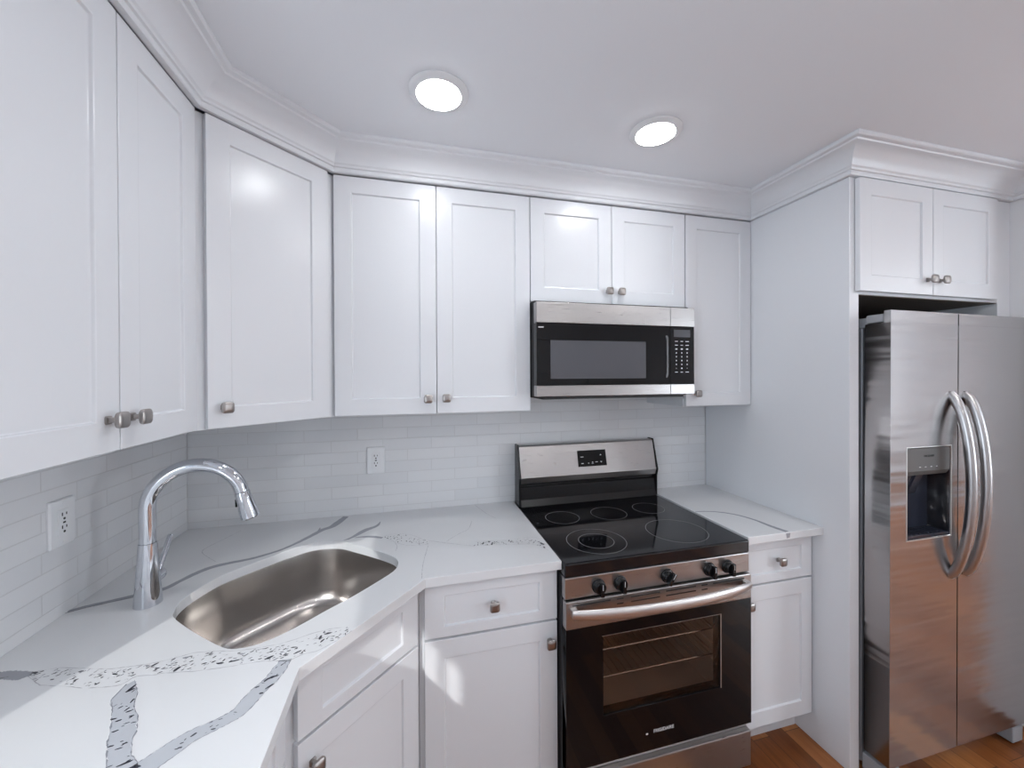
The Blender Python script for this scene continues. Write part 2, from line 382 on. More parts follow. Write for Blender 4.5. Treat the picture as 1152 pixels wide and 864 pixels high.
# ------------------------------------------------------------------ cabinets
def knob(parent, x, z, y=0.0):
    """square pewter knob projecting to -y from the door face"""
    b = MB()
    secs = [(.017, 0), (.017, -.003), (.0105, -.005), (.010, -.014), (.024, -.018), (.031, -.021), (.033, -.025), (.032, -.028), (.026, -.0305), (.012, -.0315)]
    rings = [[(x + px, y + d, z + pz) for px, pz in rrect(s_, s_, s_ * .24)] for s_, d in secs]
    b.loft(rings); return b.build('knob', 'pewter', parent, smooth=35)
def shaker(name, x0, x1, z0, z1, parent, yf, t=.019, stile=.062, rail=.062, knob_at=None):
    """framed door: front at y=yf (towards -y), thickness t"""
    b = MB(); bm = b.bm; rec = .007; ch = .0025
    def loop(ax0, ax1, az0, az1, y): return [bm.verts.new(p) for p in ((ax0, y, az0), (ax1, y, az0), (ax1, y, az1), (ax0, y, az1))]
    A = loop(x0, x1, z0, z1, yf); B = loop(x0 + stile, x1 - stile, z0 + rail, z1 - rail, yf)
    C_ = loop(x0 + stile + ch, x1 - stile - ch, z0 + rail + ch, z1 - rail - ch, yf + rec); D = loop(x0, x1, z0, z1, yf + t)
    for P, Q in ((A, B), (B, C_), (D, A)):
        for i in range(4): bm.faces.new((P[i], P[(i + 1) % 4], Q[(i + 1) % 4], Q[i]))
    bm.faces.new(C_); bm.faces.new(D[::-1])
    o = b.build(name, 'cabinet', parent, bevel=.0016)
    if knob_at: knob(o, knob_at[0], knob_at[1], yf)
    return o

def box_cab(name, label, cat, origin, rz, w_, depth, z0, z1, fr=0.0, toe=None):
    """body in local coords: x 0..w, front frame plane at y=0, box runs to +y depth"""
    t = thing(name, label, cat, origin, rz)
    b = MB(); b.box(0, w_, 0, depth, z0, z1); b.build('body', 'cabinet', t, bevel=.001)
    if toe:
        b = MB(); b.box(0.001, w_ - .001, toe, depth, .0005, z0 - .0005); b.build('toe_kick', 'cabinet', t)
    return t
UZ0, UZ1 = 1.3935, 2.3055; DZ0, DZ1 = 1.397, 2.303
YU = -.298; DT = .0195
# back run uppers (frame plane y=-.298)
U = 'wall cabinet'
t = box_cab('wall_cabinet', 'tall two-door white wall cabinet over the counter, left of the microwave', U, (.6195, YU, 0), 0, 1.3885 - .6195, -YU, UZ0, UZ1)
shaker('door', .002, .3775, DZ0, DZ1, t, -DT, knob_at=(.965 - .6195 - .001, 1.456))
shaker('door', .3805, .7685, DZ0, DZ1, t, -DT, knob_at=(1.035 - .6195, 1.458))
t = box_cab('wall_cabinet', 'short two-door white wall cabinet directly above the microwave', U, (1.3895, YU, 0), 0, 2.1535 - 1.3895, -YU, 1.8595, UZ1)
shaker('door', .002, .3805, 1.862, DZ1, t, -DT, knob_at=(1.746 - 1.3895 + .004, 1.918))
shaker('door', .3835, .7625, 1.862, DZ1, t, -DT, knob_at=(1.812 - 1.3895 - .002, 1.918))
t = box_cab('wall_cabinet', 'narrow single-door white wall cabinet between microwave and tall side panel', U, (2.1545, YU, 0), 0, 2.5345 - 2.1545, -YU, UZ0, UZ1)
shaker('door', .003, .3775, DZ0, DZ1, t, -DT, knob_at=(.052 + .003, 1.457))
# left wall upper: local x -> world +y, faces +x
t = box_cab('wall_cabinet', 'two-door white wall cabinet on the left wall, nearest the camera', U, (.298, -1.237, 0), math.pi / 2, .6195, .298, UZ0, UZ1)
shaker('door', .002, 1.237 - .922, DZ0, DZ1, t, -DT, knob_at=(1.237 - .922 - .034, 1.462))
shaker('door', 1.237 - .919, 1.237 - .619, DZ0, DZ1, t, -DT, knob_at=(1.237 - .919 + .034, 1.462))
# diagonal corner upper
def diag_upper():
    t = thing('corner_wall_cabinet', 'diagonal corner white wall cabinet above the sink with one door', U, (0, 0, 0))
    b = MB(); b.prism([(.0, -.0005), (.0, -.6165), (.298, -.6165), (.6185, -.298), (.6185, -.0005)], UZ0, UZ1); b.build('body', 'cabinet', t, bevel=.001)
    # local frame for the door, rotated 45 degrees
    h = thing_local = bpy.data.objects.new('door_mount', None)
    cx, cy = (.298 + .6185) / 2, (-.6165 - .298) / 2
    d = shaker('door', -.190, .190, DZ0, DZ1, t, -DT + .001, knob_at=(-.150, 1.457))
    d.location = (cx, cy, 0); d.rotation_euler = (0, 0, math.atan2(.3185, .3205))
    bpy.data.objects.remove(h)
diag_upper()

# base cabinets: frame plane .608, doors to .628
BZ0, BZ1 = .105, .8855
def base(name, label, origin, rz, w_, depth, x0, x1, kn_d, kn_dr, stile=.064):
    t = box_cab(name, label, 'base cabinet', origin, rz, w_, depth, BZ0, BZ1, toe=.06)
    shaker('drawer', x0, x1, .700, .868, t, -DT, stile=stile, rail=.034, knob_at=kn_dr)
    shaker('door', x0, x1, .118, .692, t, -DT, stile=stile, knob_at=kn_d)
    return t
base('base_cabinet', 'white base cabinet with drawer and door left of the range', (.9205, -.608, 0), 0, 1.3900 - .9205, .600, .937 - .9205, 1.3880 - .9205, (1.359 - .9205, .627), (1.162 - .9205, .786))
base('base_cabinet', 'narrow white base cabinet between range and tall side panel', (2.1580, -.608, 0), 0, 2.5335 - 2.1580, .600, .003, 2.5290 - 2.158, (.036, .627), (2.352 - 2.158, .786), stile=.055)
t = base('base_cabinet', 'white base cabinet under the near end of the left counter', (.608, -1.53, 0), math.pi / 2, 1.53 - .9205, .600, .003, 1.53 - .945, (1.53 - .99, .627), (.29, .786))
t = base('base_cabinet', 'white base cabinet under the counter below the left window', (.608, -2.18, 0), math.pi / 2, .649, .600, .003, .646, (.60, .627), (.32, .786))
def diag_base():
    t = thing('sink_base_cabinet', 'diagonal corner white base cabinet under the sink', 'base cabinet', (0, 0, 0))
    # open-topped box so that the sink can hang in it
    b = MB(); P = [(.608, -.9195), (.9195, -.608)]
    b.prism([(.002, -.9195), (.608, -.9195), (.9195, -.608), (.9195, -.002), (.002, -.002)], BZ0, BZ0 + .018)
    n = Vector((-.7071, .7071)) * .018
    b.prism([P[0], P[1], (P[1][0] + n.x, P[1][1] + n.y), (P[0][0] + n.x, P[0][1] + n.y)], BZ0 + .018, BZ1)
    b.box(.002, .60, -.9195, -.9015, BZ0 + .018, BZ1).box(.9015, .9195, -.60, -.002, BZ0 + .018, BZ1).box(.02, .90, -.02, -.002, BZ0 + .018, BZ1).box(.002, .02, -.90, -.02, BZ0 + .018, BZ1)
    b.build('body', 'cabinet', t)
    n2 = n / .018 * .06
    b = MB(); b.prism([(P[0][0] + n2.x, P[0][1] + n2.y), (P[1][0] + n2.x, P[1][1] + n2.y), (.86, -.1), (.1, -.1), (.1, -.86)], .0005, BZ0 - .0005); b.build('toe_kick', 'cabinet', t)
    cx, cy = (P[0][0] + P[1][0]) / 2, (P[0][1] + P[1][1]) / 2
    for nm, z0, z1, r, k in (('drawer_front', .700, .868, .034, None), ('door', .118, .692, .062, (-.155, .627))):
        d = shaker(nm, -.190, .197, z0, z1, t, -DT, rail=r, knob_at=k); d.location = (cx, cy, 0); d.rotation_euler = (0, 0, math.pi / 4)
diag_base()

# fridge surround
b = MB(); b.box(2.5355, 2.583, -.772, -.001, .0005, 2.3055)
tag(b.build('tall_side_panel', 'cabinet', bevel=.001), 'tall white panel from floor to crown between narrow cabinets and refrigerator', 'panel')
b = MB(); b.box(3.400, XR - .001, -.772, -.001, .0005, 2.3055)
tag(b.build('tall_side_panel', 'cabinet', bevel=.001), 'tall white panel and filler on the right-hand side of the refrigerator', 'panel')
t = box_cab('wall_cabinet', 'two-door white cabinet above the refrigerator', U, (2.5835, -.7715, 0), 0, 3.3995 - 2.5835, .770, 1.856, 2.3055)
b = MB(); b.box(.002, 3.3995 - 2.5835 - .002, .002, .765, 1.853, 1.8555); b.build('bottom_panel', 'rawply', t)
shaker('door', 2.562 - 2.5835, 2.9595 - 2.5835, 1.866, 2.300, t, -.0205, stile=.06, rail=.062, knob_at=(2.928 - 2.5835, 1.926))
shaker('door', 2.9625 - 2.5835, 3.360 - 2.5835, 1.866, 2.300, t, -.0205, stile=.06, rail=.062, knob_at=(2.997 - 2.5835, 1.926))

# ------------------------------------------------------------------ countertops
CZ = .916; CT = .030
sink_pts = [(.291, -.690), (.277, -.657), (.269, -.621), (.274, -.570), (.300, -.497), (.329, -.454), (.410, -.375), (.475, -.315), (.535, -.283), (.589, -.279), (.640, -.295), (.690, -.336), (.768, -.406), (.825, -.464), (.849, -.502), (.855, -.540), (.842, -.588), (.790, -.651), (.736, -.709), (.680, -.760), (.612, -.826), (.552, -.866), (.506, -.872), (.470, -.857), (.400, -.798), (.340, -.742)]
sink_loop = [(p.x, p.y) for p in catmull([(x, y) for x, y in sink_pts], 3)]
random.seed(4)
def lin(pts, n):
    """resample polyline to n points"""
    P = [Vector(p) for p in pts]; d = [0]
    for a, b in zip(P, P[1:]): d.append(d[-1] + (b - a).length)
    out = []
    for i in range(n):
        s_ = d[-1] * i / (n - 1); j = max(k for k in range(len(d)) if d[k] <= s_ + 1e-9); j = min(j, len(P) - 2)
        out.append(P[j].lerp(P[j + 1], (s_ - d[j]) / max(d[j + 1] - d[j], 1e-9)))
    return out
def inside(p, loop):
    c = False; n = len(loop)
    for i in range(n):
        a, b = loop[i], loop[i - 1]
        if (a[1] > p[1]) != (b[1] > p[1]) and p[0] < (b[0] - a[0]) * (p[1] - a[1]) / (b[1] - a[1]) + a[0]: c = not c
    return c
def band(mb, lo, up, mi, z, jag=.0015, n=60):
    A = lin(lo, n); B = lin(up, n)
    for i in range(n):
        A[i] += Vector((random.uniform(-jag, jag), random.uniform(-jag, jag))); B[i] += Vector((random.uniform(-jag, jag), random.uniform(-jag, jag)))
    for i in range(n - 1):
        q = [A[i], A[i + 1], B[i + 1], B[i]]
        if any(inside(p, sink_loop) for p in q): continue
        mb.poly([(p.x, p.y, z) for p in q], mi)
def ribbon(mb, pts, wd, mi, z, n=50, jag=.0008, smooth=True):
    P = [Vector((p.x, p.y)) for p in catmull([Vector((*p, 0)) for p in pts], 6, False)] if smooth else [Vector(p) for p in pts]
    P = lin(P, n); lo, up = [], []
    for i, p in enumerate(P):
        t_ = (P[min(i + 1, n - 1)] - P[max(i - 1, 0)]).normalized(); nn = Vector((-t_.y, t_.x))
        f = i / (n - 1); ww = wd if not isinstance(wd, (list, tuple)) else float(np.interp(f, np.linspace(0, 1, len(wd)), wd))
        lo.append(p - nn * ww / 2); up.append(p + nn * ww / 2)
    band(mb, lo, up, mi, z, jag, n)
def flecks(mb, lo, up, cnt, size, mi, z, n=40, big=.1, ang=None):
    A = lin(lo, n); B = lin(up, n)
    for _ in range(cnt):
        i = random.randrange(n - 1); f = random.uniform(.08, .92); p = A[i].lerp(B[i], f).lerp(A[i + 1].lerp(B[i + 1], f), random.random())
        if inside(p, sink_loop): continue
        s_ = size * random.uniform(.35, 1.1) * (2.0 if random.random() < big else 1)
        a = (ang if ang is not None else .9) + random.gauss(0, .5); wd = s_ * random.uniform(.18, .45)
        k = 7; pts = []
        for j in range(k):
            th = 2 * math.pi * j / k; r = random.uniform(.7, 1.15)
            u, v = s_ * math.cos(th) * r, wd * math.sin(th) * r
            pts.append((p.x + u * math.cos(a) - v * math.sin(a), p.y + u * math.sin(a) + v * math.cos(a), z))
        mb.poly(pts, mi)
def counter(name, loops, label, veins):
    me = curve_mesh(name, loops, CT / 2 - .0015, .0015)
    mb = MB(); mb.bm.from_mesh(me); bpy.data.meshes.remove(me)
    # curve bevel grows outwards: pull back is negligible at 1.5 mm
    for v in mb.bm.verts: v.co.z += CZ - CT / 2
    for f in mb.bm.faces: f.material_index = 0; f.smooth = False
    bmesh.ops.recalc_face_normals(mb.bm, faces=mb.bm.faces)
    veins(mb)
    me = bpy.data.meshes.new(name); mb.bm.to_mesh(me); mb.bm.free()
    for k in ('quartz', 'vein', 'speck', 'hair', 'veinlight'): me.materials.append(M[k])
    o = bpy.data.objects.new(name, me); COL.objects.link(o)
    return tag(o, label, 'countertop')
E_gray_u = [(0.0, -.815), (0.044, -0.823), (0.074, -0.826), (0.114, -0.841)]
E_gray_l = [(0.0, -.84), (.03, -.845), (0.065, -0.85), (0.102, -0.862), (0.12, -0.853)]
E_up = [(0.114, -0.841), (0.157, -0.84), (0.212, -0.857), (0.263, -0.873), (0.289, -0.875), (0.314, -0.877), (0.361, -0.875), (0.385, -0.869), (0.417, -0.862), (0.458, -0.868), (0.507, -0.880), (0.547, -0.882), (0.596, -0.88), (0.63, -0.871), (0.664, -0.857), (0.705, -0.85), (0.741, -0.853)]
E_lo = [(0.112, -0.853), (0.162, -0.892), (0.207, -0.906), (0.256, -0.925), (0.294, -0.932), (0.322, -0.935), (0.334, -0.912), (0.374, -0.92), (0.38, -0.916), (0.447, -0.929), (0.496, -0.932), (0.538, -0.932), (0.578, -0.932), (0.636, -0.947), (0.659, -0.932), (0.69, -0.929), (0.726, -0.903), (0.755, -0.873)]
F_l = [(0.332, -0.935), (0.33, -0.974), (0.349, -1.003), (0.378, -1.055), (0.388, -1.078), (0.422, -1.137), (.44, -1.2), (.43, -1.3)]
F_r = [(0.341, -0.926), (0.369, -0.967), (0.383, -1.004), (0.407, -1.034), (0.425, -1.071), (0.428, -1.088), (0.446, -1.121), (0.464, -1.138), (.49, -1.2), (.48, -1.3)]
G_l = [(0.616, -0.940), (0.608, -0.967), (0.603, -0.992), (0.589, -1.014), (0.579, -1.037), (0.572, -1.064), (0.552, -1.078), (0.524, -1.088), (0.502, -1.103), (0.486, -1.119), (0.465, -1.14), (.45, -1.16)]
G_r = [(0.639, -0.940), (0.637, -0.974), (0.629, -1.004), (0.615, -1.03), (0.608, -1.053), (0.596, -1.081), (0.576, -1.095), (0.555, -1.107), (0.534, -1.118), (0.521, -1.137), (0.505, -1.156), (.49, -1.18)]
def veins_left(mb):
    z1, z2, z3 = CZ + .0003, CZ + .0005, CZ + .0007
    ribbon(mb, [(.001, -.587), (.03, -.573), (.06, -.563), (.121, -.544), (.183, -.522), (.205, -.48), (.232, -.430), (.262, -.400), (.310, -.382), (.361, -.367), (.415, -.335), (.449, -.305), (.485, -.255), (.520, -.195), (.545, -.152), (.572, -.13), (.590, -.085), (.612, -.015)], [.015, .018, .024, .018, .024, .018, .016, .013, .020, .024, .032, .026], 1, z1, 90)
    ribbon(mb, [(.001, -.596), (.06, -.570), (.121, -.553)], .0025, 2, z2)
    ribbon(mb, [(.532, -.163), (.528, -.125)], [.012, .002], 1, z1, 10)
    ribbon(mb, [(.371, -.452), (.391, -.412), (.423, -.380), (.455, -.352), (.478, -.325), (.500, -.318)], [.003, .012, .012, .010, .006], 1, z1)
    flecks(mb, [(.385, -.425), (.44, -.375), (.49, -.325)], [(.395, -.41), (.45, -.36), (.49, -.32)], 30, .005, 2, z2, ang=.6)
    ribbon(mb, [(.681, -.350), (.662, -.325), (.645, -.300), (.676, -.262), (.714, -.205), (.755, -.168), (.766, -.12)], [.012, .016, .012, .022, .028, .016, .002], 1, z1)
    ribbon(mb, [(.645, -.300), (.656, -.318), (.672, -.340)], [.003, .007, .003], 2, z2, 12)
    ribbon(mb, [(.684, -.275), (.702, -.272), (.745, -.280), (.788, -.304)], [.006, .014, .018, .012], 1, z1)
    C_u = [(.792, -.289), (.832, -.277), (.892, -.301), (.95, -.37)]; C_l = [(.80, -.31), (.859, -.381), (.909, -.408), (.96, -.408)]
    flecks(mb, C_l, C_u, 60, .0055, 2, z2, ang=1.3, big=.12)
    ribbon(mb, C_u, .001, 3, z1); ribbon(mb, C_l, .0012, 3, z1)
    D_u = [(1.13, -.436), (1.245, -.448), (1.345, -.448), (1.380, -.475)]; D_l = [(1.122, -.468), (1.236, -.488), (1.337, -.515), (1.374, -.575)]
    flecks(mb, D_l, D_u, 75, .006, 2, z2, ang=1.1, big=.1); ribbon(mb, D_u, .001, 3, z1); ribbon(mb, D_l, .001, 3, z1)
    band(mb, E_gray_l, E_gray_u, 1, z1); ribbon(mb, [(.0, -.838), (.03, -.843), (.06, -.846), (.075, -.845)], [.005, .004, .001], 2, z2, 20)
    ribbon(mb, E_up, .0012, 3, z1, 80, smooth=False); ribbon(mb, E_lo, .0014, 3, z1, 80, smooth=False)
    flecks(mb, E_lo, E_up, 190, .0050, 2, z2, ang=.55, big=.10)
    flecks(mb, E_lo, E_up, 120, .004, 1, z1, ang=.55)
    band(mb, F_l, F_r, 4, z1, .002, 70); flecks(mb, F_l, F_r, 45, .0055, 2, z3, ang=.65, big=.18)
    band(mb, G_l, G_r, 4, z1, .0012, 70); flecks(mb, G_l, G_r, 26, .0042, 2, z3, ang=.3, big=.2)
    for e_ in (F_l, F_r, G_l, G_r): ribbon(mb, e_, .0012, 1, z2, 70, .0012, False)
    ribbon(mb, [(.604, -1.0), (.612, -.992), (.628, -.988)], [.003, .007, .002], 2, z3, 12)
    for pts in ([(.957, -.421), (.943, -.508), (.933, -.585), (.929, -.660)], [(.836, -.36), (.846, -.398), (.842, -.437)], [(.22, -.074), (.189, -.16), (.165, -.224), (.168, -.264), (.219, -.327), (.251, -.36)],
                [(.96, -.375), (1.025, -.417), (1.122, -.471)], [(1.026, -.403), (1.08, -.342), (1.122, -.304), (1.15, -.22)], [(1.194, -.006), (1.229, -.146), (1.258, -.215)],
                ):
        ribbon(mb, pts, .0016, 3, z1, 40)
counter('countertop', [[(.0015, -.0015), (.0015, -2.20), (.6613, -2.20), (.6613, -.9755), (.9394, -.6613), (1.3895, -.6613), (1.3895, -.0015)], sink_loop],
        'white quartz corner countertop with grey veins around the sink', veins_left)
def veins_right(mb):
    z1 = CZ + .0003
    ribbon(mb, [(2.160, -.375), (2.211, -.385), (2.263, -.410), (2.310, -.460), (2.335, -.53), (2.340, -.60), (2.352, -.668)], [.008, .008, .012, .012, .014, .02, .022], 1, z1)
    flecks(mb, [(2.33, -.60), (2.34, -.665)], [(2.35, -.60), (2.36, -.665)], 12, .004, 2, CZ + .0006, ang=1.5)
    mb.poly([(2.341, -.6725, CZ - .004), (2.363, -.6725, CZ - .004), (2.360, -.6725, CZ - .022), (2.345, -.6725, CZ - .024)], 1)
counter('countertop', [[(2.1590, -.0015), (2.1590, -.6705), (2.5335, -.6705), (2.5335, -.0015)]],
        'short white quartz countertop between range and tall panel', veins_right)

# ------------------------------------------------------------------ sink
def sink():
    t = thing('kitchen_sink', 'stainless steel D-shaped undermount sink in the corner countertop', 'sink', (0, 0, 0))
    loop = [Vector((x, y)) for x, y in sink_loop]; c = sum(loop, Vector((0, 0))) / len(loop); n = len(loop)
    def off(d):  # offset inward by d metres
        out = []
        for i in range(n):
            tn = (loop[(i + 2) % n] - loop[(i - 2) % n]).normalized(); nn = Vector((-tn.y, tn.x))
            if nn.dot(c - loop[i]) < 0: nn = -nn
            out.append(loop[i] + nn * d)
        return out
    b = MB(); zt = CZ - CT - .0008
    rings = []
    prof = [(-.014, zt), (-.002, zt), (-.001, zt - .004), (.004, .80), (.008, .735), (.013, .712), (.024, .696), (.040, .688), (.060, .684)]
    for d, z in prof: rings.append([(p.x, p.y, z) for p in off(d)])
    last = off(.060)
    for f in (.7, .4, .16): rings.append([(c.x + (p.x - c.x) * f, c.y + (p.y - c.y) * f, .684 - .004 * (1 - f)) for p in last])
    b.loft(rings, cap0=False, cap1=True)
    o = b.build('bowl', 'sink', t, smooth=50)
    m = o.modifiers.new('thick', 'SOLIDIFY'); m.thickness = .0012; m.offset = -1
    b = MB(); b.lathe([(.056, 0), (.056, .002), (.050, .0025), (.046, .0005), (.03, .0002), (.03, .004), (.012, .006), (.001, .006)], 32, Matrix.Translation((c.x + .02, c.y - .02, .6812)))
    b.build('drain', 'chrome', t, smooth=35)
sink()

def faucet():
    x, y = .188, -.600
    t = thing('kitchen_faucet', 'chrome gooseneck pull-down faucet beside the sink', 'faucet', (x, y, CZ + .0003))
    b = MB(); b.lathe([(.0315, 0), (.0315, .003), (.030, .02), (.0268, .07), (.0240, .115), (.0212, .160), (.0204, .170)], 40); b.build('base', 'chrome', t, smooth=40)
    d = Vector((math.cos(math.radians(8)), math.sin(math.radians(8)), 0)); R = .112
    pts = [(0, 0, .1705), (0, 0, .20), (0, 0, .25)]
    zc = 1.180 - CZ
    for i in range(27):
        a = math.pi - math.radians(168) * i / 26
        p = d * (R + R * math.cos(a)) + Vector((0, 0, zc + R * math.sin(a))); pts.append(tuple(p))
    b = MB(); b.tube(pts, .0188, 28); b.build('spout', 'chrome', t, smooth=40)
    p0 = Vector(pts[-1]); tn = (Vector(pts[-1]) - Vector(pts[-2])).normalized()
    hp = [p0 + tn * k for k in (.001, .004, .03, .060, .080, .084)]
    b = MB(); b.tube([tuple(q) for q in hp], [.0192, .0202, .0215, .0245, .0258, .0215], 24); b.build('spray_head', 'chrome', t, smooth=40)
    b = MB(); q = hp[2] - Vector((0, 0, 0)) + tn * .0; side = tn.cross(Vector((0, 1, 0))).normalized() if False else -d
    b.box(-.006, .006, -.003, .003, -.012, .012); o = b.build('spray_button', 'black', t, bevel=.002); o.location = hp[2] + (-d) * .0215 + Vector((0, 0, -.004)); o.rotation_euler = (0, math.radians(-8), math.pi / 2 + math.radians(8))
    h = Vector((.002, 1, 0)).normalized()
    b = MB(); p = Vector((0, .019, .058)); b.tube([tuple(p), tuple(p + h * .012), tuple(p + h * .030), tuple(p + h * .038), tuple(p + h * .040)], [.015, .0165, .0175, .016, .010], 20)
    hub = b.build('handle_hub', 'chrome', t, smooth=40)
    b = MB(); a0 = Vector((0, .048, .072)); a1 = Vector((.0, .108, .150)); b.tube([tuple(a0.lerp(a1, f)) for f in (0, .1, .5, .9, 1)], [.0065, .0082, .0078, .0080, .0072], 14); b.build('lever', 'chrome', t, smooth=40)
faucet()

# ------------------------------------------------------------------ outlets
def outlet(label, origin, rz):
    """local: plate centred on x,z, wall plane y=0, sticks to -y"""
    t = thing('wall_outlet', label, 'outlet', origin, rz)
    b = MB(); rings = [[(px, yy, pz) for px, pz in rrect(.080 - k, .124 - k, .006)] for k, yy in ((0, -.0004), (0, -.005), (.006, -.0085))]
    b.loft(rings); b.build('cover_plate', 'plate', t, smooth=30)
    b = MB(); rings = [[(px, yy, pz) for px, pz in rrect(.0345 - k, .069 - k, .003)] for k, yy in ((0, -.0086), (0, -.0098), (.001, -.0105))]
    b.loft(rings)
    r = b.build('receptacle', 'plate', t, smooth=30)
    b = MB()
    for zc in (.017, -.017):
        b.box(-.0078, -.0052, -.0112, -.0105, zc + .001, zc + .0095).box(.0052, .0078, -.0112, -.0105, zc + .002, zc + .0085)
        b.lathe([(.0033, 0), (.0033, .0007)], 12, Matrix.Translation((0, -.0105, zc - .007)) @ Matrix.Rotation(math.pi / 2, 4, 'X'))
    b.box(-.004, .004, -.0110, -.0105, -.0022, .0022)
    b.build('slots', 'dark', r)
    for zc in (.051, -.051):
        b = MB(); b.lathe([(.0028, 0), (.0028, .0012), (.0018, .0016)], 12, Matrix.Translation((0, -.0082, zc)) @ Matrix.Rotation(math.pi / 2, 4, 'X'))
        b.build('screw', 'plate', t)
outlet('white wall outlet on the back wall backsplash between sink and range', (.740, 0, 1.160), 0)
outlet('white wall outlet on the left wall beside the faucet', (0, -.609, 1.165), math.pi / 2)

# ------------------------------------------------------------------ range
def electric_range():
    ox = 1.7740
    t = thing('electric_range', 'stainless steel freestanding range with black glass cooktop', 'range', (ox, 0, 0))
    H = .3785
    # body shell: hollow so that the oven can be seen
    b = MB(); b.box(-H, -H + .02, -.655, -.02, .03, .862).box(H - .02, H, -.655, -.02, .03, .862).box(-H + .02, H - .02, -.04, -.02, .03, .862)
    b.box(-H + .02, H - .02, -.655, -.04, .03, .05).box(-H + .02, H - .02, -.655, -.04, .845, .862)
    b.box(-H + .02, H - .02, -.645, -.635, .05, .19).box(-H + .02, H - .02, -.645, -.635, .78, .845)
    for sx in (-1, 1):
        for yy in (-.62, -.06): b.lathe([(.018, .0005), (.018, .03)], 12, Matrix.Translation((sx * .35, yy, 0)))
    b.build('body', 'blackmat', t)
    b = MB(); x0, x1, y0, y1, z0, z1 = -.285, .285, -.634, -.12, .30, .72
    b.box(x0 - .01, x0, y0, y1, z0, z1).box(x1, x1 + .01, y0, y1, z0, z1).box(x0 - .01, x1 + .01, y1, y1 + .01, z0, z1).box(x0 - .01, x1 + .01, y0, y1 + .01, z1, z1 + .01).box(x0 - .01, x1 + .01, y0, y1 + .01, z0 - .01, z0)
    cav = b.build('oven_cavity', 'oven', t)
    for zz in (.42, .48, .54, .60):
        for xx in (-1, 1): b = MB(); b.box(min(xx * .284, xx * .274), max(xx * .284, xx * .274), -.60, -.15, zz - .004, zz); b.build('rack_guide', 'oven', cav)
    for zz in (.552, .452):
        b = MB(); F = -.618
        b.tube([(-.272, F, zz), (.272, F, zz)], .0035, 8).tube([(-.272, -.15, zz), (.272, -.15, zz)], .003, 8).tube([(-.272, F, zz), (-.272, -.15, zz)], .003, 8).tube([(.272, F, zz), (.272, -.15, zz)], .003, 8)
        for i in range(19): x = -.252 + i * .028; b.tube([(x, F, zz + .003), (x, -.15, zz + .003)], .0018, 6)
        b.build('oven_rack', 'rack', t, smooth=40)
    # cooktop slab
    b = MB(); b.box(-H, H, -.683, -.075, .8635, .9115); b.build('cooktop', 'cooktop', t, bevel=.006, seg=3)
    # burner rings printed on the glass
    def ring(px, py, r, wd=.0018):
        b = MB(); n = 64
        for k in range(n):
            a0, a1 = 2 * math.pi * k / n, 2 * math.pi * (k + 1) / n
            b.poly([(px + q * math.cos(a), py + q * math.sin(a), .9119) for q, a in ((r, a0), (r + wd, a0), (r + wd, a1), (r, a1))])
        return b
    for px, py, rs in ((-.191, -.535, (.066, .112)), (-.225, -.270, (.074,)), (.0, -.275, (.080,)), (.168, -.530, (.118,)), (.215, -.262, (.072,))):
        for r in rs:
            b = MB(); n = 72
            for k in range(n):
                a0, a1 = 2 * math.pi * k / n, 2 * math.pi * (k + 1) / n
                b.poly([(px + q * math.cos(a), py + q * math.sin(a), .9118) for q, a in ((r, a0), (r + .0022, a0), (r + .0022, a1), (r, a1))])
            b.build('burner_ring', 'ring', t)
    # control panel strip and knobs
    b = MB(); b.box(-H, H, -.681, -.640, .790, .8625); b.build('control_panel', 'steel', t, bevel=.003)
    for i, kx in enumerate((1.519, 1.601, 1.790, 1.970, 2.052)):
        b = MB(); T = Matrix.Translation((kx - ox, -.681, .822)) @ Matrix.Rotation(math.radians((0, 0, 32, 0, 0)[i]), 4, 'Y') @ Matrix.Rotation(math.pi / 2, 4, 'X')
        b.lathe([(.0250, .0002), (.0250, .004), (.0215, .006), (.0205, .020), (.018, .023), (.001, .023)], 28, T)
        v0 = len(b.bm.verts)
        b.box(-.0062, .0062, -.0225, .0225, .021, .036)
        b.bm.verts.ensure_lookup_table()
        for v in b.bm.verts[v0:]: v.co = T @ v.co
        k = b.build('knob', 'black', t, bevel=.0015, smooth=30)
        b = MB(); b.box(-.0008, .0008, .002, .021, .0361, .0365)
        for v in b.bm.verts: v.co = T @ v.co
        b.build('pointer', 'whiteprint', k)
    # oven door: black glass with tinted window, steel top band
    Zb, Zt = .215, .786; F = -.690
    wx0, wx1, wz0, wz1 = -.243, .238, .377, .652
    me = curve_mesh('oven_door', [[(-H + .001, Zb), (H - .001, Zb), (H - .001, .6925), (-H + .001, .6925)], [(wx0, wz0), (wx0, wz1), (wx1, wz1), (wx1, wz0)]], .018, .001)
    mb = MB(); mb.bm.from_mesh(me); bpy.data.meshes.remove(me)
    for v in mb.bm.verts: v.co = Vector((v.co.x, F + .019 + v.co.z, v.co.y))
    for f in mb.bm.faces: f.material_index = 0
    door = mb.build('oven_door', 'blackglass', t)
    b = MB(); b.box(wx0 - .004, wx1 + .004, F + .004, F + .008, wz0 - .004, wz1 + .004); b.build('window', 'tint', door)
    b = MB(); e = .003
    b.box(wx0 - e, wx1 + e, F - .0012, F + .003, wz1, wz1 + e * .4).box(wx1, wx1 + e, F - .0012, F + .003, wz0, wz1)
    b.build('window_edge', 'hsteel', door)
    b = MB(); b.box(-H, H, F - .001, F + .030, .693, Zt)
    b.build('top_band', 'steel', door, bevel=.003)
    b = MB()
    for (xa, xb) in ((-.355, -.215), (-.19, -.165), (-.135, -.02), (.005, .13), (.155, .18), (.205, .345)):
        for zz in (.7725, .756):
            if zz < .77 and (xa < -.2 or xb > .2): continue
            b.box(xa, xb, F - .0018, F - .0008, zz - .0022, zz + .0022)
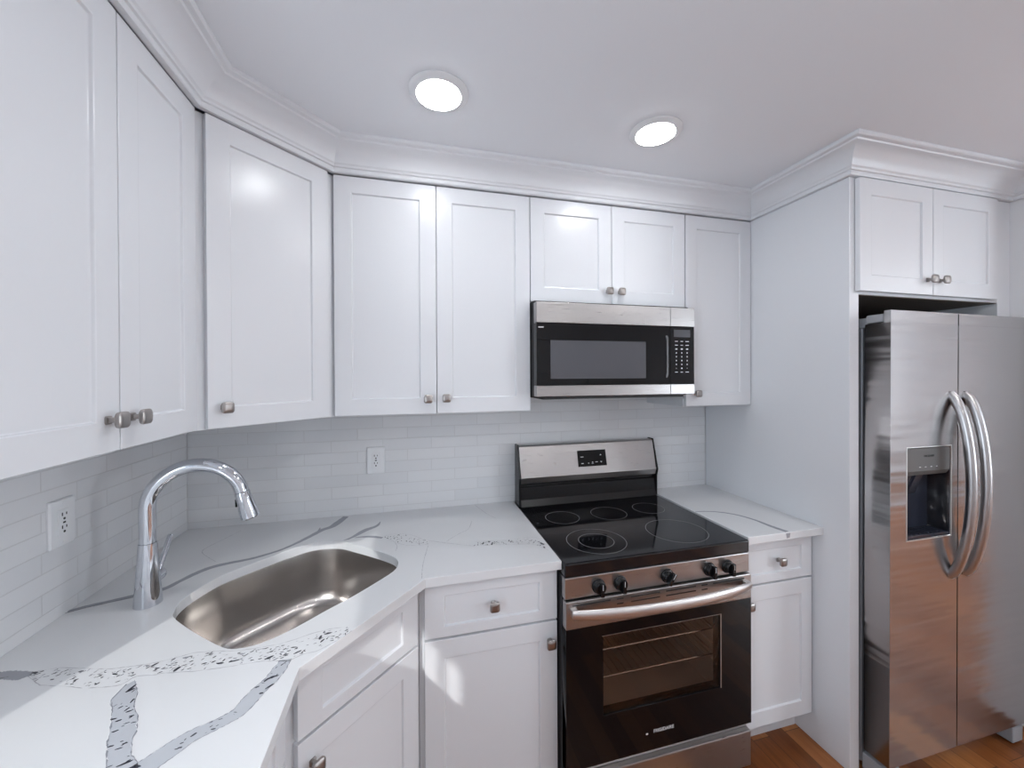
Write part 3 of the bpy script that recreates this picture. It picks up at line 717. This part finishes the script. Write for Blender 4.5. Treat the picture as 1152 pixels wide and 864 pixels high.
    b.build('vent_slots', 'dark', door)
    # bowed handle
    pts = []; rad = []
    for i in range(33):
        f = i / 32; u = 2 * f - 1
        pts.append((u * .360, -.706 - .040 * (1 - u * u) ** .8, .752)); rad.append(.0190 - .004 * abs(u) ** 4)
    b = MB(); b.tube(pts, rad, 16, up=Vector((0, 0, 1)), asp=.5); b.box(-.362, -.340, -.708, -.6895, .740, .764).box(.340, .362, -.708, -.6895, .740, .764)
    b.build('handle', 'hsteel', door, bevel=0, smooth=40)
    text_obj('logo', 'FRIGIDAIRE', .0165, 'whiteprint', door, (-.006, F - .0008, .2800), (math.pi / 2, 0, 0))
    b = MB(); b.box(-.078, -.070, F - .0012, F - .0005, .274, .279); b.build('logo_mark', 'whiteprint', door)
    # storage drawer
    b = MB(); b.box(-H + .001, H - .001, -.690, -.650, .050, .185); b.box(-H + .004, H - .004, -.672, -.650, .185, .208)
    b.build('drawer', 'steel', t, bevel=.004)
    # backguard
    b = MB(); b.prism([(-.022, 1.203), (-.060, 1.203), (-.066, 1.198), (-.102, 1.052), (-.094, 1.024), (-.022, 1.024)], -H + .010, H - .010, axis='x'); bgd = b.build('backguard', 'steel', t, bevel=.0015)
    b = MB()
    for sx in (-1, 1):
        a, c = sorted((sx * H, sx * (H - .0095))); b.prism([(-.020, 1.207), (-.062, 1.207), (-.107, 1.052), (-.097, 1.018), (-.097, .9125), (-.020, .9125)], a, c, axis='x')
    b.prism([(-.022, 1.0235), (-.075, 1.0235), (-.075, 1.006), (-.088, 1.003), (-.093, .945), (-.105, .9125), (-.022, .9125)], -H + .010, H - .010, axis='x')
    b.build('backguard_base', 'black', t, bevel=.002)
    # display sits on the slanted face
    ang = math.atan2(.036, .146); cx = 1.783 - ox; cz = 1.126; yy = -.066 - (1.198 - cz) * .036 / .146
    b = MB(); b.box(-.078, .078, -.0022, .0, -.040, .040); disp = b.build('display', 'blackglass', bgd, loc=(cx, yy - .0004, cz), rot=(-ang, 0, 0), bevel=.001)
    b = MB()
    y = -.0028
    for xx, zz, w_, h_ in ((-.055, .008, .016, .003), (-.055, -.024, .012, .003), (-.022, -.024, .006, .004), (0, -.026, .011, .002), (0, -.020, .006, .004), (.022, -.020, .014, .002)):
        b.box(xx - w_ / 2, xx + w_ / 2, y, y + .0006, zz - h_ / 2, zz + h_ / 2)
    b.prism([(.043, .012), (.053, .012), (.048, .018)], y, y + .0006, axis='y').prism([(.043, -.018), (.053, -.018), (.048, -.024)], y, y + .0006, axis='y')
    b.build('display_marks', 'whiteprint', disp)
electric_range()

# ------------------------------------------------------------------ microwave
def microwave():
    x0, x1, z0, z1 = 1.3920, 2.1420, 1.459, 1.8585; F = -.395
    t = thing('over_range_microwave', 'stainless steel over-the-range microwave with black glass door', 'microwave', (x0, 0, z0))
    W = x1 - x0; Hh = z1 - z0
    b = MB(); b.box(.002, W - .002, F + .040, -.001, .0, Hh - .0005); b.box(.03, W - .05, F + .012, -.03, -.012, 0); b.build('case', 'blackmat', t, bevel=.002)
    s = 2.0165 - x0
    def front(name, a, c, parent=None):
        b = MB(); b.box(a, c, F, F + .038, .304, Hh - .012); b.build(name, 'steel', parent, bevel=.0010)
        b = MB(); b.box(a, c, F, F + .038, .001, .045); b.build(name, 'steel', parent, bevel=.0010)
    d = MB(); d.box(.0005, s - .001, F + .002, F + .038, .0455, .3035); door = d.build('door', 'blackglass', t, bevel=.001)
    front('steel_band', 0, s - .001, door)
    b = MB(); b.box(1.452 - x0, 1.893 - x0, F + .0008, F + .0019, 1.532 - z0, 1.691 - z0); b.build('window', 'screen', door)
    b = MB(); b.prism([(s - .024, .075), (s - .015, .075), (s - .010, .09), (s - .010, .25), (s - .015, .262), (s - .024, .262), (s - .019, .24), (s - .019, .10)], F + .0002, F + .0019, axis='y'); b.build('door_grip', 'gripgrey', door)
    b = MB(); b.box(.008, .030, F + .0010, F + .0019, 1.741 - z0, 1.746 - z0); b.build('logo_mark', 'whiteprint', door)
    d = MB(); d.box(s + .001, W - .0005, F + .002, F + .038, .0455, .3035); cp = d.build('control_panel', 'blackglass', t, bevel=.001)
    front('steel_band', s + .001, W, cp)
    k = MB(); y = F + .0010
    for r in range(10):
        zz = 1.696 - z0 - r * .0172
        for c in range(3):
            xx = 2.048 - x0 + c * .028
            if r in (0, 1, 8): w_ = (.014, .012, .017)[c]; k.box(xx - w_ / 2, xx + w_ / 2, y, y + .0009, zz - .0015, zz + .0015)
            elif r == 2: k.box(xx - .005, xx + .005, y, y + .0009, zz - .0028, zz + .0028)
            elif r == 7 and c != 1: k.box(xx - .0015, xx + .0015, y, y + .0009, zz - .001, zz + .001)
            elif r < 8: k.box(xx - .0022, xx + .0022, y, y + .0009, zz - .0028, zz + .0028)
    k.build('keypad_marks', 'whiteprint', cp)
    k = MB(); k.box(2.035 - x0, 2.12 - x0, F + .0012, F + .0019, 1.715 - z0, 1.748 - z0); k.build('clock_display', 'screen', cp)
microwave()

# ------------------------------------------------------------------ refrigerator
def refrigerator():
    t = thing('refrigerator', 'stainless steel side-by-side refrigerator with ice and water dispenser', 'refrigerator', (2.5885, 0, 0)); t.rotation_euler = (0, math.radians(.35), 0)
    W = .790; F = -.869; S = 2.949 - 2.5885; Z0, Z1 = .094, 1.781
    b = MB(); b.box(.001, W - .001, -.775, -.04, .035, 1.725); 
    for xx in (.05, W - .05):
        b.box(xx - .03, xx + .03, -.70, -.10, .006, .034)
    b.build('body', 'greyside', t, bevel=.004)
    for nm, a, c in (('freezer_door', 0, S - .003), ('fridge_door', S + .003, W)):
        hole = []
        if nm == 'freezer_door':
            hole = [[(.083, .923), (.083, 1.271), (.323, 1.271), (.323, .923)]]
        me = curve_mesh(nm, [[(a, Z0), (c, Z0), (c, Z1 - .045), (a, Z1 - .045)]] + hole, .0385, .004)
        mb = MB(); mb.bm.from_mesh(me); bpy.data.meshes.remove(me)
        for v in mb.bm.verts:
            x, z = v.co.x, v.co.y
            # the curve bevel grows outwards by its depth: pull the outer outline back in
            if x < a: x = a
            if x > c: x = c
            if z < Z0: z = Z0
            if z > Z1 - .045: z = Z1 - .045
            v.co = Vector((x, F + .0425 + v.co.z, z))
        for f in mb.bm.faces: f.material_index = 0
        mb.box(a, c, F, F + .022, Z1 - .0452, Z1)
        bmesh.ops.remove_doubles(mb.bm, verts=mb.bm.verts, dist=1e-5)
        d = mb.build(nm, 'fsteel', t)
        if nm == 'freezer_door': fd = d
        # bowed handle
        hx = (S - .038) if nm == 'freezer_door' else (S + .046)
        pts = []
        for i in range(41):
            u = 2 * i / 40 - 1; pts.append((hx, F + .006 - .064 * (1 - u * u) ** .62, 1.118 + u * .352))
        hb = MB(); hb.tube(pts, .0165, 18, up=Vector((1, 0, 0)), asp=.95)
        hb.build('handle', 'fhandle', d, smooth=40)
    # dispenser
    hx0, hx1, hz0, hz1 = .084, .322, .924, 1.270; zc = 1.162
    b = MB(); D = F + .072
    b.box(hx0, hx1, D, D + .003, hz0, hz1).box(hx0, hx0 + .003, F + .002, D, hz0, hz1).box(hx1 - .003, hx1, F + .002, D, hz0, hz1).box(hx0 + .003, hx1 - .003, F + .002, D, hz1 - .003, hz1).box(hx0 + .003, hx1 - .003, F + .002, D, hz0, hz0 + .003)
    rec = b.build('dispenser_recess', 'navyplastic', fd)
    b = MB(); b.prism([(F + .001, hz1 - .004), (F + .001, zc + .018), (F + .012, zc), (D - .001, zc), (D - .001, hz1 - .004)], hx0 + .004, hx1 - .004, axis='x'); cpn = b.build('dispenser_panel', 'disppanel', rec, bevel=.0015)
    text_obj('logo', 'FRIGIDAIRE', .011, 'dark', cpn, ((hx0 + hx1) / 2, F + .0004, 1.236), (math.pi / 2, 0, 0))
    b = MB()
    for i in range(4): b.box(.150 + i * .03, .158 + i * .03, F + .0002, F + .0009, 1.194, 1.196)
    b.build('button_marks', 'whiteprint', cpn)
    for px in (.125, .185):
        b = MB(); b.prism([(F + .030, zc - .002), (F + .036, zc - .002), (F + .066, zc - .085), (F + .058, zc - .085)], px, px + .042, axis='x'); b.build('paddle', 'navyplastic', rec, bevel=.002)
    b = MB(); b.box(hx0 + .006, hx1 - .006, F + .004, D - .004, hz0 + .004, hz0 + .014)
    for i in range(9): b.box(hx0 + .02 + i * .023, hx0 + .026 + i * .023, F + .012, D - .012, hz0 + .014, hz0 + .017)
    b.build('drip_tray', 'navyplastic', rec, bevel=.001)
    b = MB(); e = .0025
    b.box(hx0 - e, hx0, F - .0015, F + .002, hz0 - e, hz1 + e).box(hx1, hx1 + e, F - .0015, F + .002, hz0 - e, hz1 + e).box(hx0, hx1, F - .0015, F + .002, hz0 - e, hz0).box(hx0, hx1, F - .0015, F + .002, hz1, hz1 + e)
    b.build('dispenser_rim', 'hsteel', rec)
    for xx in (.004, W - .064):
        b = MB(); b.box(xx, xx + .060, F + .026, F + .085, Z1 - .0405, Z1 - .010).box(xx + .006, xx + .054, F + .085, F + .16, Z1 - .055, Z1 - .018); b.build('hinge_cover', 'greyplastic', t, bevel=.004)
    b = MB(); b.box(.02, W - .02, -.79, -.775, .008, .088)
    b.build('base_grille', 'greyside', t, bevel=.002)
    b = MB(); b.box(W - .07, W - .004, -.86, -.775, .012, .075); b.build('leveling_foot', 'greyplastic', t, bevel=.004)
    b = MB(); b.box(.004, .070, -.86, -.775, .012, .075); b.build('leveling_foot', 'greyplastic', t, bevel=.004)
refrigerator()

# ------------------------------------------------------------------ recessed lights
def light(label, x, y, lens='lens_fill'):
    t = thing('recessed_light', label, 'ceiling light', (x, y, ZC - .0005), 0, 'recessed ceiling lights')
    b = MB(); b.lathe([(.090, 0), (.090, -.002), (.084, -.006), (.072, -.008), (.068, -.010), (.066, -.006), (.066, 0)], 48, cap0=True, cap1=True); b.build('trim_ring', 'plate', t, smooth=40)
    b = MB(); b.lathe([(.0655, -.0065), (.0655, -.0105), (.060, -.013), (.001, -.014)], 48); b.build('lens', lens, t, smooth=60)
light('lit round recessed light in the ceiling, left one of the two', .987, -.695, 'lens')
light('lit round recessed light in the ceiling, right one of the two', 1.745, -.686, 'lens')
light('added round recessed fill light in the ceiling, behind the camera on the left', .987, -2.5)  # from here on: unseen fixtures added to fill the room with light
light('added round recessed fill light in the ceiling, behind the camera near the six-panel door', 2.4, -3.2)
light('added round recessed fill light in the ceiling, right of the camera in front of the refrigerator', 2.75, -1.95)
light('added round recessed fill light in the ceiling of the open area right of the refrigerator', 4.6, -1.4)
light('added round recessed fill light in the ceiling near the added far right window', 5.6, -2.4)
